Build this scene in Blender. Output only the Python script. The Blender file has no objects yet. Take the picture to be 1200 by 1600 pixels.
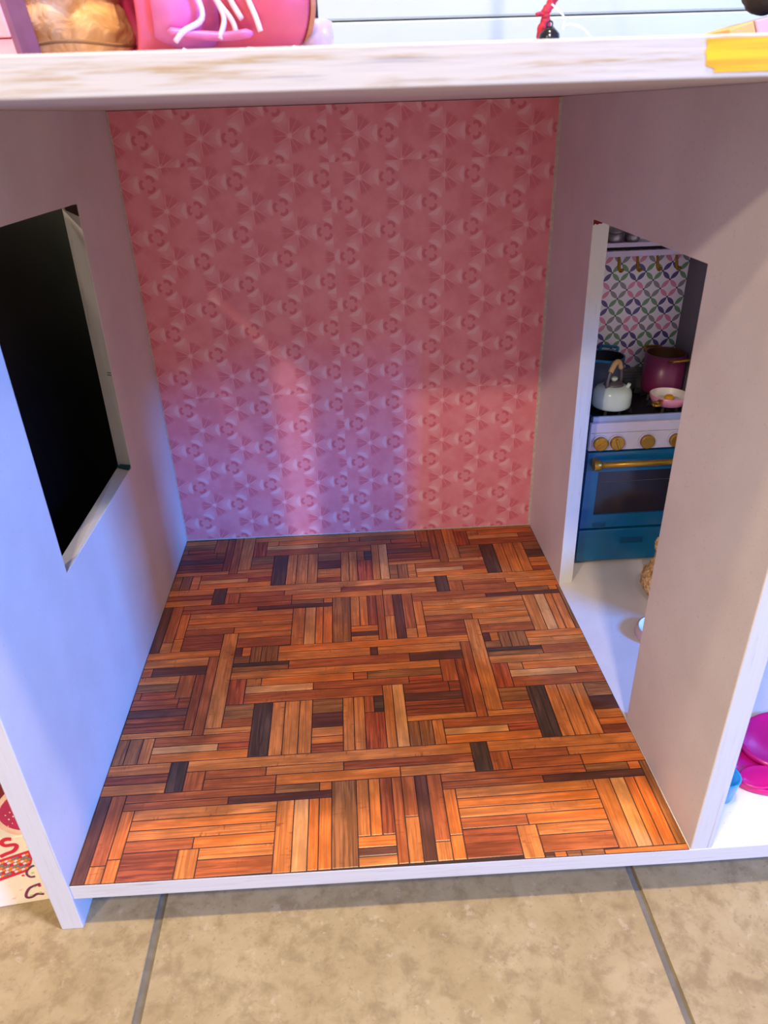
import bpy, bmesh, math, random
from mathutils import Vector, Matrix, noise
PLANKS = "kv129,148,125,196 tv148,161,125,196 tv161,176,125,196 tv176,189,125,196 gh189,220,176,196 ch189,220,157,176 th189,220,145,157 oh189,220,136,145 rh189,220,125,136 tv220,231,125,196 tv231,242,125,196 bv242,252,173,196 kh252,262,173,196 Rv242,262,125,173 tv262,272,125,211 lv272,284,125,211 rh284,332,196,211 rv332,344,196,211 dh284,344,185,196 rh284,344,178,185 rh284,344,173,178 rh284,344,165,173 th284,354,157,165 rv344,354,165,246 bv354,365,157,274 tv365,382,165,314 th365,412,157,165 Rv382,400,196,234 gh382,412,176,196 bh382,412,165,176 bh319,412,145,157 lh319,382,136,145 Rh382,412,136,145 oh319,412,125,136 gv284,295,125,157 gv295,308,125,157 tv308,319,125,157 th74,341,112,125 kv341,357,90,125 bh92,148,102,112 th148,220,102,112 rh220,341,102,112 bv357,375,90,112 bh92,158,90,102 oh158,272,90,102 th272,341,90,102 bh25,158,81,90 gh158,198,81,90 oh198,209,81,90 bh25,117,73,81 ch117,209,73,81 gv209,231,3,90 tv231,242,31,90 ov242,252,31,90 rv252,263,31,90 oh231,263,20,31 dh231,263,12,20 th231,263,3,12 bv263,272,3,90 bv272,284,47,90 tv272,284,3,47 dv284,295,3,90 bv295,308,21,90 tv295,308,3,21 ov308,319,26,73 ov308,319,3,26 th36,161,62,73 oh36,161,52,62 th36,161,42,52 bh36,93,31,42 oh93,161,31,42 rh36,82,3,31 th99,161,20,31 bh99,161,4,20 tv161,176,3,73 lv176,189,3,73 ov189,198,3,73 ov198,209,3,73 oh148,365,274,286 th148,252,260,274 dv252,260,260,274 th260,354,260,274 cv99,107,272,287 ov107,117,272,287 gv117,129,260,287 gv129,148,260,287 gh99,117,260,272 kh99,161,254,260 gh99,161,246,254 bh161,295,246,260 dh295,354,246,260 th99,327,234,246 th117,133,222,234 oh133,232,222,234 bh232,247,222,234 gh247,327,222,234 lh117,189,211,222 bh189,291,211,222 Rh291,327,211,222 bv327,344,211,246 bh117,262,196,211"
random.seed(7)
SC = bpy.context.scene
COL = SC.collection

# ------------------------------------------------------------------ camera, world, lights, exposure
cam = bpy.data.cameras.new('camera'); camo = bpy.data.objects.new('camera', cam); COL.objects.link(camo)
cam.sensor_fit = 'HORIZONTAL'; cam.sensor_width = 36.0; cam.lens = 36.0 * 1122.92 / 1200
cam.clip_start = 0.01; cam.clip_end = 50
r = Vector((.9978, -.0605, -.0284)); u = Vector((.0543, .4854, .8726)); f = Vector((.0390, .8722, -.4876))
f.normalize(); r = (r - f * r.dot(f)).normalized(); u = r.cross(f)
camo.matrix_world = Matrix(((r.x, u.x, -f.x, .2441), (r.y, u.y, -f.y, -.3638), (r.z, u.z, -f.z, .5308), (0, 0, 0, 1)))
cam.dof.use_dof = True; cam.dof.focus_distance = .86; cam.dof.aperture_fstop = 16
SC.camera = camo

W = bpy.data.worlds.new('room_light'); SC.world = W; W.use_nodes = True
W.node_tree.nodes['Background'].inputs[0].default_value = (1.0, .90, .84, 1)
W.node_tree.nodes['Background'].inputs[1].default_value = .46

def area(name, loc, target, size, power, color, shape='DISK'):
    l = bpy.data.lights.new(name, 'AREA'); l.shape = shape; l.size = size; l.energy = power; l.color = color
    o = bpy.data.objects.new(name, l); COL.objects.link(o); o.location = loc
    o.rotation_euler = (Vector(target) - Vector(loc)).to_track_quat('-Z', 'Y').to_euler()
    return o
# ceiling downlights of the room, a weak added fill among them, and the blue evening window in front on the right
area('ceiling_downlight_or_fill', (.35, -.17, 2.1), (.35, -.17, 0), .10, 36, (1, .79, .46))
area('ceiling_downlight_or_fill', (.22, -1.28, 2.1), (.22, -.9, 0), .14, 22, (1, .82, .60))
area('ceiling_downlight_or_fill', (-.75, -1.25, 2.1), (-.6, -.9, 0), .14, 5, (1, .82, .60))  # added fill lamp, set to the left to brighten the right wall
area('ceiling_downlight_or_fill', (-1.5, -2.5, 2.1), (-.4, -.8, .2), .16, 36, (1, .78, .56))
area('window_daylight', (2.50, -1.20, 1.35), (.1, .1, .15), .42, 132, (.03, .265, 1.0), 'SQUARE')
SC.view_settings.view_transform = 'Standard'; SC.view_settings.look = 'None'
SC.view_settings.exposure = 0.30; SC.view_settings.gamma = 1.0; SC.view_settings.use_curve_mapping = False

# ------------------------------------------------------------------ node helpers
class S:
    """a shader socket with arithmetic"""
    def __init__(s, nt, sock): s.nt = nt; s.k = sock
    def m(s, op, *a):
        n = s.nt.nodes.new('ShaderNodeMath'); n.operation = op
        for i, v in enumerate((s,) + a):
            if isinstance(v, S): s.nt.links.new(v.k, n.inputs[i])
            else: n.inputs[i].default_value = v
        return S(s.nt, n.outputs[0])
    def __add__(s, o): return s.m('ADD', o)
    def __radd__(s, o): return s.m('ADD', o)
    def __sub__(s, o): return s.m('SUBTRACT', o)
    def __rsub__(s, o): return (s * -1) + o
    def __mul__(s, o): return s.m('MULTIPLY', o)
    def __rmul__(s, o): return s.m('MULTIPLY', o)
    def __truediv__(s, o): return s.m('DIVIDE', o)
    def lt(s, o): return s.m('LESS_THAN', o)
    def gt(s, o): return s.m('GREATER_THAN', o)
    def abs(s): return s.m('ABSOLUTE')
    def fract(s): return s.m('FRACT')
    def floor(s): return s.m('FLOOR')
    def sqrt(s): return s.m('SQRT')
    def min(s, o): return s.m('MINIMUM', o)
    def max(s, o): return s.m('MAXIMUM', o)
    def clamp(s): return s.m('MAXIMUM', 0.0).m('MINIMUM', 1.0)
    def step(s, a, b):           # smooth 0..1 between a and b
        n = s.nt.nodes.new('ShaderNodeMapRange'); n.interpolation_type = 'SMOOTHSTEP'
        s.nt.links.new(s.k, n.inputs[0]); n.inputs[1].default_value = a; n.inputs[2].default_value = b
        if a > b:
            n.inputs[1].default_value = b; n.inputs[2].default_value = a; n.inputs[3].default_value = 1; n.inputs[4].default_value = 0
        return S(s.nt, n.outputs[0])

class Mat:
    def __init__(s, name, col=(.8, .8, .8), rough=.5, metal=0., spec=.5, coat=0.):
        s.mat = bpy.data.materials.new(name); s.mat.use_nodes = True; s.nt = s.mat.node_tree
        s.b = s.nt.nodes['Principled BSDF']
        s.b.inputs['Base Color'].default_value = (*col, 1); s.b.inputs['Roughness'].default_value = rough
        s.b.inputs['Metallic'].default_value = metal; s.b.inputs['Specular IOR Level'].default_value = spec
        s.b.inputs['Coat Weight'].default_value = coat
        s.mat.diffuse_color = (*col, 1)
    def coord(s, kind='Object'):
        n = s.nt.nodes.new('ShaderNodeTexCoord'); return n.outputs[kind]
    def pos(s):
        return s.nt.nodes.new('ShaderNodeNewGeometry').outputs['Position']
    def sep(s, v):
        n = s.nt.nodes.new('ShaderNodeSeparateXYZ'); s.nt.links.new(v, n.inputs[0]); return [S(s.nt, o) for o in n.outputs]
    def comb(s, x, y, z):
        n = s.nt.nodes.new('ShaderNodeCombineXYZ')
        for i, v in enumerate((x, y, z)):
            if isinstance(v, S): s.nt.links.new(v.k, n.inputs[i])
            else: n.inputs[i].default_value = v
        return n.outputs[0]
    def noise(s, vec, scale, detail=3, rough=.55, dist=0.):
        n = s.nt.nodes.new('ShaderNodeTexNoise'); s.nt.links.new(vec, n.inputs['Vector'])
        n.inputs['Scale'].default_value = scale; n.inputs['Detail'].default_value = detail
        n.inputs['Roughness'].default_value = rough; n.inputs['Distortion'].default_value = dist
        return S(s.nt, n.outputs[0])
    def vscale(s, vec, sc):
        n = s.nt.nodes.new('ShaderNodeVectorMath'); n.operation = 'MULTIPLY'; s.nt.links.new(vec, n.inputs[0])
        n.inputs[1].default_value = sc; return n.outputs[0]
    def vadd(s, vec, other):
        n = s.nt.nodes.new('ShaderNodeVectorMath'); n.operation = 'ADD'; s.nt.links.new(vec, n.inputs[0])
        s.nt.links.new(other, n.inputs[1]); return n.outputs[0]
    def mix(s, fac, a, b):
        n = s.nt.nodes.new('ShaderNodeMix'); n.data_type = 'RGBA'
        if isinstance(fac, S): s.nt.links.new(fac.k, n.inputs[0])
        else: n.inputs[0].default_value = fac
        for i, v in ((6, a), (7, b)):
            if isinstance(v, tuple): n.inputs[i].default_value = (*v, 1)
            else: s.nt.links.new(v, n.inputs[i])
        return n.outputs[2]
    def color(s, sock): s.nt.links.new(sock, s.b.inputs['Base Color']); return s
    def rough(s, v): s.nt.links.new(v.k, s.b.inputs['Roughness']); return s
    def bump(s, h, strength=.3, dist=.001):
        n = s.nt.nodes.new('ShaderNodeBump'); n.inputs['Strength'].default_value = strength; n.inputs['Distance'].default_value = dist
        s.nt.links.new(h.k, n.inputs['Height']); s.nt.links.new(n.outputs[0], s.b.inputs['Normal']); return s

def plain(name, col, rough=.45, metal=0., spec=.5, coat=0., var=.12, scale=60, bump=0.):
    """procedural material: base colour with a faint mottling"""
    m = Mat(name, col, rough, metal, spec, coat)
    n = m.noise(m.coord(), scale, 3)
    m.color(m.mix(n.step(.35, .7), tuple(c * (1 - var) for c in col), tuple(min(1, c * (1 + var)) for c in col)))
    if bump: m.bump(m.noise(m.coord(), scale * 6, 2), bump, .0008)
    return m.mat

def srgb(r, g, b):
    return tuple(((c / 255) / 12.92 if c / 255 <= .04045 else ((c / 255 + .055) / 1.055) ** 2.4) for c in (r, g, b))

# ------------------------------------------------------------------ materials
def mk_paint():
    m = Mat('white_wall_paint', (.74, .71, .70), .55)
    c = m.coord(); n = m.noise(c, 9, 4); k = m.noise(c, 420, 2)
    col = m.mix(n.step(.3, .7), (.62, .565, .55), (.70, .655, .64))
    m.color(m.mix(k.step(.62, .75), col, (.57, .52, .50)))
    m.bump(m.noise(c, 900, 2), .25, .0006)
    return m.mat
def mk_edge(axis, tint=0.6, base=(.64, .615, .58)):
    """whitewashed plywood edge, streaks along one axis"""
    m = Mat('whitewashed_ply_edge', (.8, .77, .72), .6)
    sc = [300, 300, 300]; sc[axis] = 14
    g = m.noise(m.vscale(m.coord(), sc), 1, 5, .6); b = m.noise(m.coord(), 14, 3)
    sc2 = [520, 520, 520]; sc2[axis] = 10
    d = m.noise(m.vscale(m.coord(), sc2), 1, 3, .6)
    col = m.mix(g.step(.48, .66) * b.step(.34, .6) * tint, base, (.45, .27, .085))
    m.color(m.mix(d.step(.64, .70) * .6, col, (.36, .32, .30)))
    m.bump(g, .35, .0008)
    return m.mat
def mk_wallpaper():
    m = Mat('pink_star_wallpaper', (.6, .14, .17), .5)
    px, py, pz = m.sep(m.coord())
    T = .2692
    x = (((px - .235) / T).fract() * T) + .235 - .268
    z = (((pz - .482) / T).fract() * T) + (.482 - .5046)
    # z lattice of column A at .5046 - T ... shift so a star sits at the measured rows
    a = .0563; sx = a * math.sqrt(3)
    def lattice(ox, oz):
        X, Z = x - ox, z - oz
        def near(X, Z):
            return (X / sx + .5).fract() * sx - sx / 2, (Z / a + .5).fract() * a - a / 2
        x1, z1 = near(X, Z); x2, z2 = near(X - sx / 2, Z - a / 2)
        d1 = x1 * x1 + z1 * z1; d2 = x2 * x2 + z2 * z2
        k = d1.lt(d2)
        return x1 * k + x2 * (1 - k), z1 * k + z2 * (1 - k), d1.min(d2).sqrt()
    def fold(X, Z, flip):
        th = Z.m('ARCTAN2', X * flip) / (2 * math.pi) * 3 + .5
        return (th.fract() - .5).abs() * 120            # degrees from the nearest of three axes
    # stars: column B (x .268) rows at .1608, .1046 (mod a); expressed below
    oz = (.1895 - .2128)
    sX, sZ, sr = lattice(0, oz + .0283 - .0565)
    ph = fold(sX, sZ, 1)
    tX, tZ, tr = lattice(.0326, oz + .0283 - .0565)
    ps = fold(tX, tZ, -1)
    warp = m.noise(m.coord(), 55, 2)
    base = (.555, .125, .155); light = (.84, .33, .37); dark = (.75, .18, .225); pale = (.93, .52, .56)
    big = m.noise(m.coord(), 34, 3)
    col = m.mix(big.step(.35, .65), (.82, .25, .295), (.87, .315, .36))
    # dark fan petals between the rays
    fan = ph.step(33, 37) * sr.step(.0030, .006) * sr.step(.0205, .0150)
    col = m.mix(fan * .95, col, dark)
    # pale kites pointing at the triangle motifs, fading towards the star
    kite = ph.step(25, 22) * sr.step(.004, .017) * sr.step(.0245, .0225)
    col = m.mix(kite * .34, col, pale)
    # thin rays
    ray = ((ph - 30).abs() * sr).lt(.020) * sr.step(.022, .010)
    col = m.mix(ray * .5, col, pale)
    ray2 = ((ph - 60).abs() * sr).lt(.018) * sr.step(.030, .012)
    col = m.mix(ray2 * .4, col, pale)
    col = m.mix(sr.step(.0032, .0020) * .75, col, pale)
    # triangle motif: dark arcs with a light lens outside each
    bend = tr - .0084 + ps * ps * .0000012
    arc = (bend.abs()).step(.0024, .0014) * ps.step(46, 36)
    lens = ((tr - .0130).abs() + ps * .00008).step(.0040, .0026)
    col = m.mix(lens * .72, col, pale)
    col = m.mix(tr.step(.0066, .005) * .45, col, light)
    col = m.mix(arc * .7, col, (.66, .105, .15))
    web = m.noise(m.coord(), 120, 2, .6, 1.5)
    col = m.mix((web - .5).abs().step(.012, .0) * .18, col, pale)
    m.color(col); m.b.inputs['Roughness'].default_value = .42
    return m.mat
def mk_splash():
    m = Mat('petal_tile_print', (.7, .65, .7), .35)
    px, py, pz = m.sep(m.coord()); p = .0210
    uu = (px - .6042) / p + .5; vv = (pz - .3494) / p + .5
    a = (uu.fract() - .5).abs(); b = (vv.fract() - .5).abs()
    s = (a + b - .5).abs() * .7071; t = (a - b).abs() * .7071
    lens = (s + t * t * 1.15).step(.135, .120)
    pu = ((uu.floor() * .5).fract()).gt(.25); pv = ((vv.floor() * .5).fract()).gt(.25)
    c1 = m.mix(pu, srgb(62, 44, 122), srgb(96, 142, 98)); c2 = m.mix(pu, srgb(222, 128, 164), srgb(134, 128, 134))
    col = m.mix(lens * .95, srgb(238, 228, 236), m.mix(pv, c1, c2))
    d1 = ((a - .5) * (a - .5) + b * b).sqrt().min((a * a + (b - .5) * (b - .5)).sqrt())
    col = m.mix(d1.step(.06, .04), col, (.01, .012, .03))
    m.color(col); return m.mat
def mk_plank(name, c, streak, amt=.6, cross=0.):
    m = Mat('plank_' + name, c, .34)
    c3 = m.coord()
    info = m.nt.nodes.new('ShaderNodeObjectInfo')
    v = m.vadd(c3, m.comb(S(m.nt, info.outputs['Random']) * 3, 0.0, 0.0))
    g = m.noise(m.vscale(v, (14, 420, 60)), 1, 5, .65, .8); w = m.noise(m.vscale(v, (28, 60, 60)), 1, 3)
    col = m.mix(g.step(.40, .62) * amt, c, streak)
    col = m.mix(w.step(.38, .66) * .7, col, tuple(x * .46 for x in c))
    hi = m.noise(m.vscale(v, (18, 90, 60)), 1, 2)
    col = m.mix(hi.step(.56, .78) * .45, col, tuple(min(1, x * 1.5 + .01) for x in c))
    if cross:
        q = m.noise(m.vscale(v, (420, 70, 60)), 1, 2); k = m.noise(m.vscale(v, (30, 30, 30)), 1, 1)
        col = m.mix(q.step(.56, .68) * k.step(.5, .62) * cross, col, streak)
    m.color(col); m.bump(g, .12, .0003)
    return m.mat
PAINT = mk_paint(); EDGE_X = mk_edge(0, .9, (.63, .56, .455)); EDGE_Z = mk_edge(2, .12); EDGE_Y = mk_edge(1, .2); EDGE_FLOOR = mk_edge(0, .18)
WALLPAPER = mk_wallpaper(); SPLASH = mk_splash()
PL = {'o': mk_plank('orange', srgb(224, 122, 50), srgb(150, 60, 22)),
      't': mk_plank('tan', srgb(216, 126, 60), srgb(122, 58, 24), .6, .75),
      'l': mk_plank('light', srgb(222, 150, 86), srgb(165, 96, 48), .5, .3),
      'b': mk_plank('brown', srgb(186, 96, 48), srgb(86, 36, 20), .6, .4),
      'r': mk_plank('red', srgb(166, 82, 44), srgb(84, 30, 20), .8),
      'R': mk_plank('red_striped', srgb(190, 88, 46), srgb(96, 28, 20), .9),
      'd': mk_plank('dark', srgb(110, 64, 46), srgb(54, 30, 24)),
      'c': mk_plank('chocolate', srgb(104, 58, 42), srgb(56, 26, 22)),
      'k': mk_plank('charcoal', srgb(92, 66, 50), srgb(36, 27, 26), .8),
      'g': mk_plank('grey_brown', srgb(166, 102, 54), srgb(84, 50, 34), .8, .3)}
JOINT = plain('dark_joint', srgb(46, 22, 16), .6)

# ------------------------------------------------------------------ mesh helpers
def box(bm, x0, x1, y0, y1, z0, z1, mi=0):
    return hexa(bm, [(x0, y0, z0), (x1, y0, z0), (x1, y1, z0), (x0, y1, z0), (x0, y0, z1), (x1, y0, z1), (x1, y1, z1), (x0, y1, z1)], mi)
def hexa(bm, p, mi=0):
    v = [bm.verts.new(q) for q in p]
    fs = []
    for i in ((3, 2, 1, 0), (4, 5, 6, 7), (0, 1, 5, 4), (1, 2, 6, 5), (2, 3, 7, 6), (3, 0, 4, 7)):
        q = bm.faces.new([v[k] for k in i]); q.material_index = mi; fs.append(q)
    return fs
def lathe(bm, prof, c=(0, 0, 0), seg=40, mi=0, M=None, cap=True):
    """revolve (radius, height) pairs about z"""
    rows = []
    for rr, h in prof:
        row = []
        for i in range(seg):
            a = 2 * math.pi * i / seg
            p = Vector((rr * math.cos(a), rr * math.sin(a), h))
            if M: p = M @ p
            row.append(bm.verts.new(p + Vector(c)))
        rows.append(row)
    for a, b in zip(rows, rows[1:]):
        for i in range(seg):
            q = bm.faces.new((a[i], a[(i + 1) % seg], b[(i + 1) % seg], b[i])); q.material_index = mi; q.smooth = True
    if cap:
        for row, flip in ((rows[0], True), (rows[-1], False)):
            q = bm.faces.new(row[::-1] if flip else row); q.material_index = mi
def smooth_path(pts, n=6):
    pts = [Vector(p) for p in pts]; out = []
    P = [pts[0] * 2 - pts[1]] + pts + [pts[-1] * 2 - pts[-2]]
    for i in range(1, len(P) - 2):
        for k in range(n):
            t = k / n; a, b, c, d = P[i - 1:i + 3]
            out.append(.5 * ((2 * b) + (c - a) * t + (2 * a - 5 * b + 4 * c - d) * t * t + (3 * b - a - 3 * c + d) * t ** 3))
    return out + [pts[-1]]
def tube(bm, pts, rad, seg=10, mi=0, flat=None):
    pts = [Vector(p) for p in pts]; rows = []
    up = Vector((0, 0, 1))
    for i, p in enumerate(pts):
        t = (pts[min(i + 1, len(pts) - 1)] - pts[max(i - 1, 0)]).normalized()
        if i == 0:
            up = Vector((0, 0, 1)) if abs(t.z) < .9 else Vector((0, 1, 0))
        s = t.cross(up).normalized(); up = s.cross(t).normalized()
        rr = rad[i] if isinstance(rad, (list, tuple)) else rad
        row = []
        for k in range(seg):
            a = 2 * math.pi * k / seg
            row.append(bm.verts.new(p + s * math.cos(a) * rr + up * math.sin(a) * rr * (flat or 1)))
        rows.append(row)
    for a, b in zip(rows, rows[1:]):
        for i in range(seg):
            q = bm.faces.new((a[i], a[(i + 1) % seg], b[(i + 1) % seg], b[i])); q.smooth = True; q.material_index = mi
    bm.faces.new(rows[0][::-1]); bm.faces.new(rows[-1])
def prism_y(bm, poly, y0, y1, mi=0):
    """polygon in (x, z) extruded from y0 (towards the viewer) to y1"""
    A = [bm.verts.new((x, y0, z)) for x, z in poly]; B = [bm.verts.new((x, y1, z)) for x, z in poly]
    bm.faces.new(A).material_index = mi; bm.faces.new(B[::-1]).material_index = mi
    n = len(poly)
    for i in range(n):
        bm.faces.new((A[(i + 1) % n], A[i], B[i], B[(i + 1) % n])).material_index = mi
def ball(bm, c, rad, sub=2, sc=(1, 1, 1)):
    r_ = bmesh.ops.create_icosphere(bm, subdivisions=sub, radius=rad)
    for v in r_['verts']: v.co = Vector((v.co.x * sc[0], v.co.y * sc[1], v.co.z * sc[2])) + Vector(c)
    for fc in bm.faces: fc.smooth = True
def root_of(o):
    while o.parent: o = o.parent
    return o
def obj(name, bm, mats, parent=None, bevel=0., smooth=False, origin=None):
    if not isinstance(mats, (list, tuple)): mats = [mats]
    bmesh.ops.recalc_face_normals(bm, faces=bm.faces[:])
    org = Vector(origin) if origin else (root_of(parent).location.copy() if parent else None)
    if org is None:
        lo = [min(v.co[i] for v in bm.verts) for i in range(3)]; hi = [max(v.co[i] for v in bm.verts) for i in range(3)]
        org = Vector(((lo[0] + hi[0]) / 2, (lo[1] + hi[1]) / 2, lo[2]))
    for v in bm.verts: v.co -= org
    if smooth:
        for fc in bm.faces: fc.smooth = True
    me = bpy.data.meshes.new(name); bm.to_mesh(me); bm.free()
    for m in mats: me.materials.append(m)
    o = bpy.data.objects.new(name, me); COL.objects.link(o)
    if parent: o.parent = parent
    else: o.location = org
    if bevel:
        b = o.modifiers.new('bevel', 'BEVEL'); b.width = bevel; b.segments = 2; b.limit_method = 'ANGLE'; b.angle_limit = .7
        b.harden_normals = False
    return o
def tag(o, label=None, cat=None, group=None, kind=None):
    if label: o['label'] = label
    if cat: o['category'] = cat
    if group: o['group'] = group
    if kind: o['kind'] = kind
    return o
def thing(name, loc, label, cat, group=None):
    o = bpy.data.objects.new(name, None); COL.objects.link(o); o.location = loc; o.empty_display_size = .02
    return tag(o, label, cat, group)
def B(): return bmesh.new()
def one(fn, *a, **k):
    bm = bmesh.new(); fn(bm, *a, **k); return bm

G = -.0545                     # level of the tiled room floor
# ------------------------------------------------------------------ the room: tiled floor and boarded wall
def mk_tile():
    m = Mat('beige_stone_tile', (.5, .38, .25), .5)
    c = m.pos()
    a = m.noise(c, 9, 7, .68); b = m.noise(c, 60, 6, .7, .3); s = m.noise(c, 260, 3, .6); h = m.noise(c, 85, 3, .7)
    col = m.mix(a.step(.30, .68), (.265, .19, .088), (.35, .265, .143))
    col = m.mix(b.step(.42, .68) * .6, col, (.17, .112, .052))
    col = m.mix(h.step(.60, .72) * .45, col, (.42, .34, .225))
    col = m.mix(s.step(.62, .70) * .6, col, (.20, .14, .085))
    m.color(col); m.bump(b, .1, .001); return m.mat
TILE = mk_tile(); GROUT = plain('grey_grout', (.13, .11, .085), .8, scale=90)
fl = obj('floor', one(box, -1.6, 2.3, -2.3, .66, G - .03, G - .0016), GROUT); tag(fl, 'beige stone-look tiled floor under the dollhouse', None, None, 'structure')
pit, gap = .4055, .0056
tile_me = None
for i in range(-4, 6):
    for j in range(-5, 2):
        x0 = .0610 + i * pit + gap / 2; y0 = .155 + j * pit + gap / 2
        if tile_me is None:
            bm = B(); w = pit - gap
            hexa(bm, [(0, 0, -.003), (w, 0, -.003), (w, w, -.003), (0, w, -.003), (.0008, .0008, 0), (w - .0008, .0008, 0), (w - .0008, w - .0008, 0), (.0008, w - .0008, 0)])
            bmesh.ops.recalc_face_normals(bm, faces=bm.faces[:])
            tile_me = bpy.data.meshes.new('floor_tile'); bm.to_mesh(tile_me); bm.free(); tile_me.materials.append(TILE)
        t = bpy.data.objects.new('floor_tile', tile_me); COL.objects.link(t); t.parent = fl
        t.location = Vector((x0, y0, G)) - fl.location
SHIP = plain('pale_blue_board_paint', (.43, .475, .44), .45, var=.03, scale=5)
wb = obj('wall_back', one(box, -1.2, 2.0, .6075, .64, G, 1.3), SHIP); tag(wb, 'pale blue boarded wall behind the dollhouse', None, None, 'structure')
zz = .6185 - 6 * .122
k = 0
while zz < 1.28:
    z0, z1 = max(zz + .0005, G), min(zz + .122 - .0005, 1.3)
    if z1 > G + .02:
        o = obj('wall_board', one(box, -1.2, 2.0, .600, .607, z0, z1), SHIP, wb, bevel=.0022)
    zz += .122

# ------------------------------------------------------------------ the dollhouse
HZ, RT = .539, .5555           # underside and top of the roof board
dh = thing('dollhouse', (0, 0, G), 'white-painted plywood dollhouse with open front, pink wallpaper and wood-print floor', 'dollhouse')

def holed_board(bm, o, ho, xin, xout, open_bottom=False):
    """board in the y-z plane: o = outer (y,z) corners, ho = hole inner and outer corners; both counter-clockwise from near-bottom"""
    hi, hx = ho
    def P(q, X): return (X(q[0]), q[0], q[1])
    I = [bm.verts.new(P(q, xin)) for q in o]; O = [bm.verts.new(P(q, xout)) for q in o]
    HI = [bm.verts.new(P(q, xin)) for q in hi]; HO = [bm.verts.new(P(q, xout)) for q in hx]
    n = 4
    for i in range(n):
        j = (i + 1) % n
        if open_bottom and i == 0: continue
        bm.faces.new((I[i], I[j], HI[j], HI[i])).material_index = 0
        bm.faces.new((O[j], O[i], HO[i], HO[j])).material_index = 0
        bm.faces.new((HI[i], HI[j], HO[j], HO[i])).material_index = 1
        bm.faces.new((I[j], I[i], O[i], O[j])).material_index = 1
    if open_bottom:
        bm.faces.new((I[0], HI[0], HO[0], O[0])); bm.faces.new((HI[1], I[1], O[1], HO[1]))
# left side wall with its window opening
bm = B()
holed_board(bm, [(.004, G), (.5415, G), (.5415, HZ), (.001, HZ)],
            ([(.1525, .2003), (.367, .1955), (.378, .4632), (.152, .466)], [(.1535, .195), (.378, .1935), (.3865, .4585), (.152, .464)]),
            lambda y: 0., lambda y: -.0178)
obj('side_wall', bm, [PAINT, EDGE_Z], dh, bevel=.0007)
# partition with the doorway into the kitchen
xi = lambda y: .5005 - .0105 * y
bm = B()
holed_board(bm, [(-.0025, -.0006), (.5337, -.0006), (.5337, HZ), (-.0015, HZ)],
            ([(.1408, -.0006), (.3746, -.0006), (.391, .4300), (.1453, .4305)], [(.1408, -.0006), (.3776, -.0006), (.3925, .4300), (.1453, .4305)]),
            xi, lambda y: xi(y) + .0178, True)
obj('partition_wall', bm, [PAINT, EDGE_Z], dh, bevel=.0007)
# back board and wallpaper
obj('back_board', one(box, -.0, 1.0, .5355, .5415, -.0175, HZ), PAINT, dh)
bm = B()
hexa(bm, [(.0006, .5326, .0004), (.4918, .5246, .0004), (.4918, .5253, .0004), (.0006, .5333, .0004),
          (.0006, .5330, HZ - .0008), (.4912, .5306, HZ - .0008), (.4912, .5313, HZ - .0008), (.0006, .5337, HZ - .0008)])
wp = obj('wallpaper_sheet', bm, WALLPAPER, dh, origin=(0, 0, 0)); wp.location = (0, 0, -G); wp['label'] = 'pink wallpaper printed with stars and triangles'
TRIM = plain('cream_board_edge', (.62, .53, .45), .6, scale=200)
bm = B(); hexa(bm, [(.4916, .5244, .0002), (.4955, .5243, .0002), (.4955, .5352, .0002), (.4916, .5352, .0002), (.4910, .5304, HZ - .0006), (.4950, .5303, HZ - .0006), (.4950, .5352, HZ - .0006), (.4910, .5352, HZ - .0006)])
obj('corner_strip', bm, TRIM, dh)
bm = B(); hexa(bm, [(.0004, .5316, .0001), (.4950, .5236, .0001), (.4950, .5250, .0001), (.0004, .5330, .0001), (.0004, .5316, .0016), (.4950, .5236, .0016), (.4950, .5250, .0016), (.0004, .5330, .0016)])
obj('bottom_strip', bm, TRIM, dh)
bm = B(); box(bm, .0002, .0014, .5320, .5352, .0002, HZ - .0006); obj('corner_strip', bm, TRIM, dh)
# floor board
bm = B()
fy = lambda x: .0052 - .0158 * x if x < .5 else -.0027 - .004 * (x - .5)
for xa, xb in ((0, .5), (.5, 1.0)):
    fs = hexa(bm, [(xa, fy(xa), -.0172), (xb, fy(xb), -.0172), (xb, .5355, -.0172), (xa, .5355, -.0172),
                   (xa, fy(xa), -.0006), (xb, fy(xb), -.0006), (xb, .5355, -.0006), (xa, .5355, -.0006)])
    fs[2].material_index = 1
bmesh.ops.remove_doubles(bm, verts=bm.verts[:], dist=1e-6)
for q in [q for q in bm.faces if abs(q.normal.x) > .9 and abs(q.calc_center_median().x - .5) < .01]: bm.faces.remove(q)
fb = obj('floor_board', bm, [PAINT, EDGE_FLOOR], dh, bevel=.0006)
# roof board
bm = B()
fs = hexa(bm, [(-.0190, -.001, HZ), (1.02, -.001, HZ), (1.02, .5415, HZ), (-.0190, .5415, HZ), (-.0190, -.001, RT), (1.02, -.001, RT), (1.02, .5415, RT), (-.0190, .5415, RT)])
fs[2].material_index = 1
obj('roof_board', bm, [PAINT, EDGE_X], dh, bevel=.0008)
obj('end_wall', one(box, 1.0, 1.0178, 0, .5415, G, HZ), [PAINT], dh, bevel=.0007)
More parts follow.
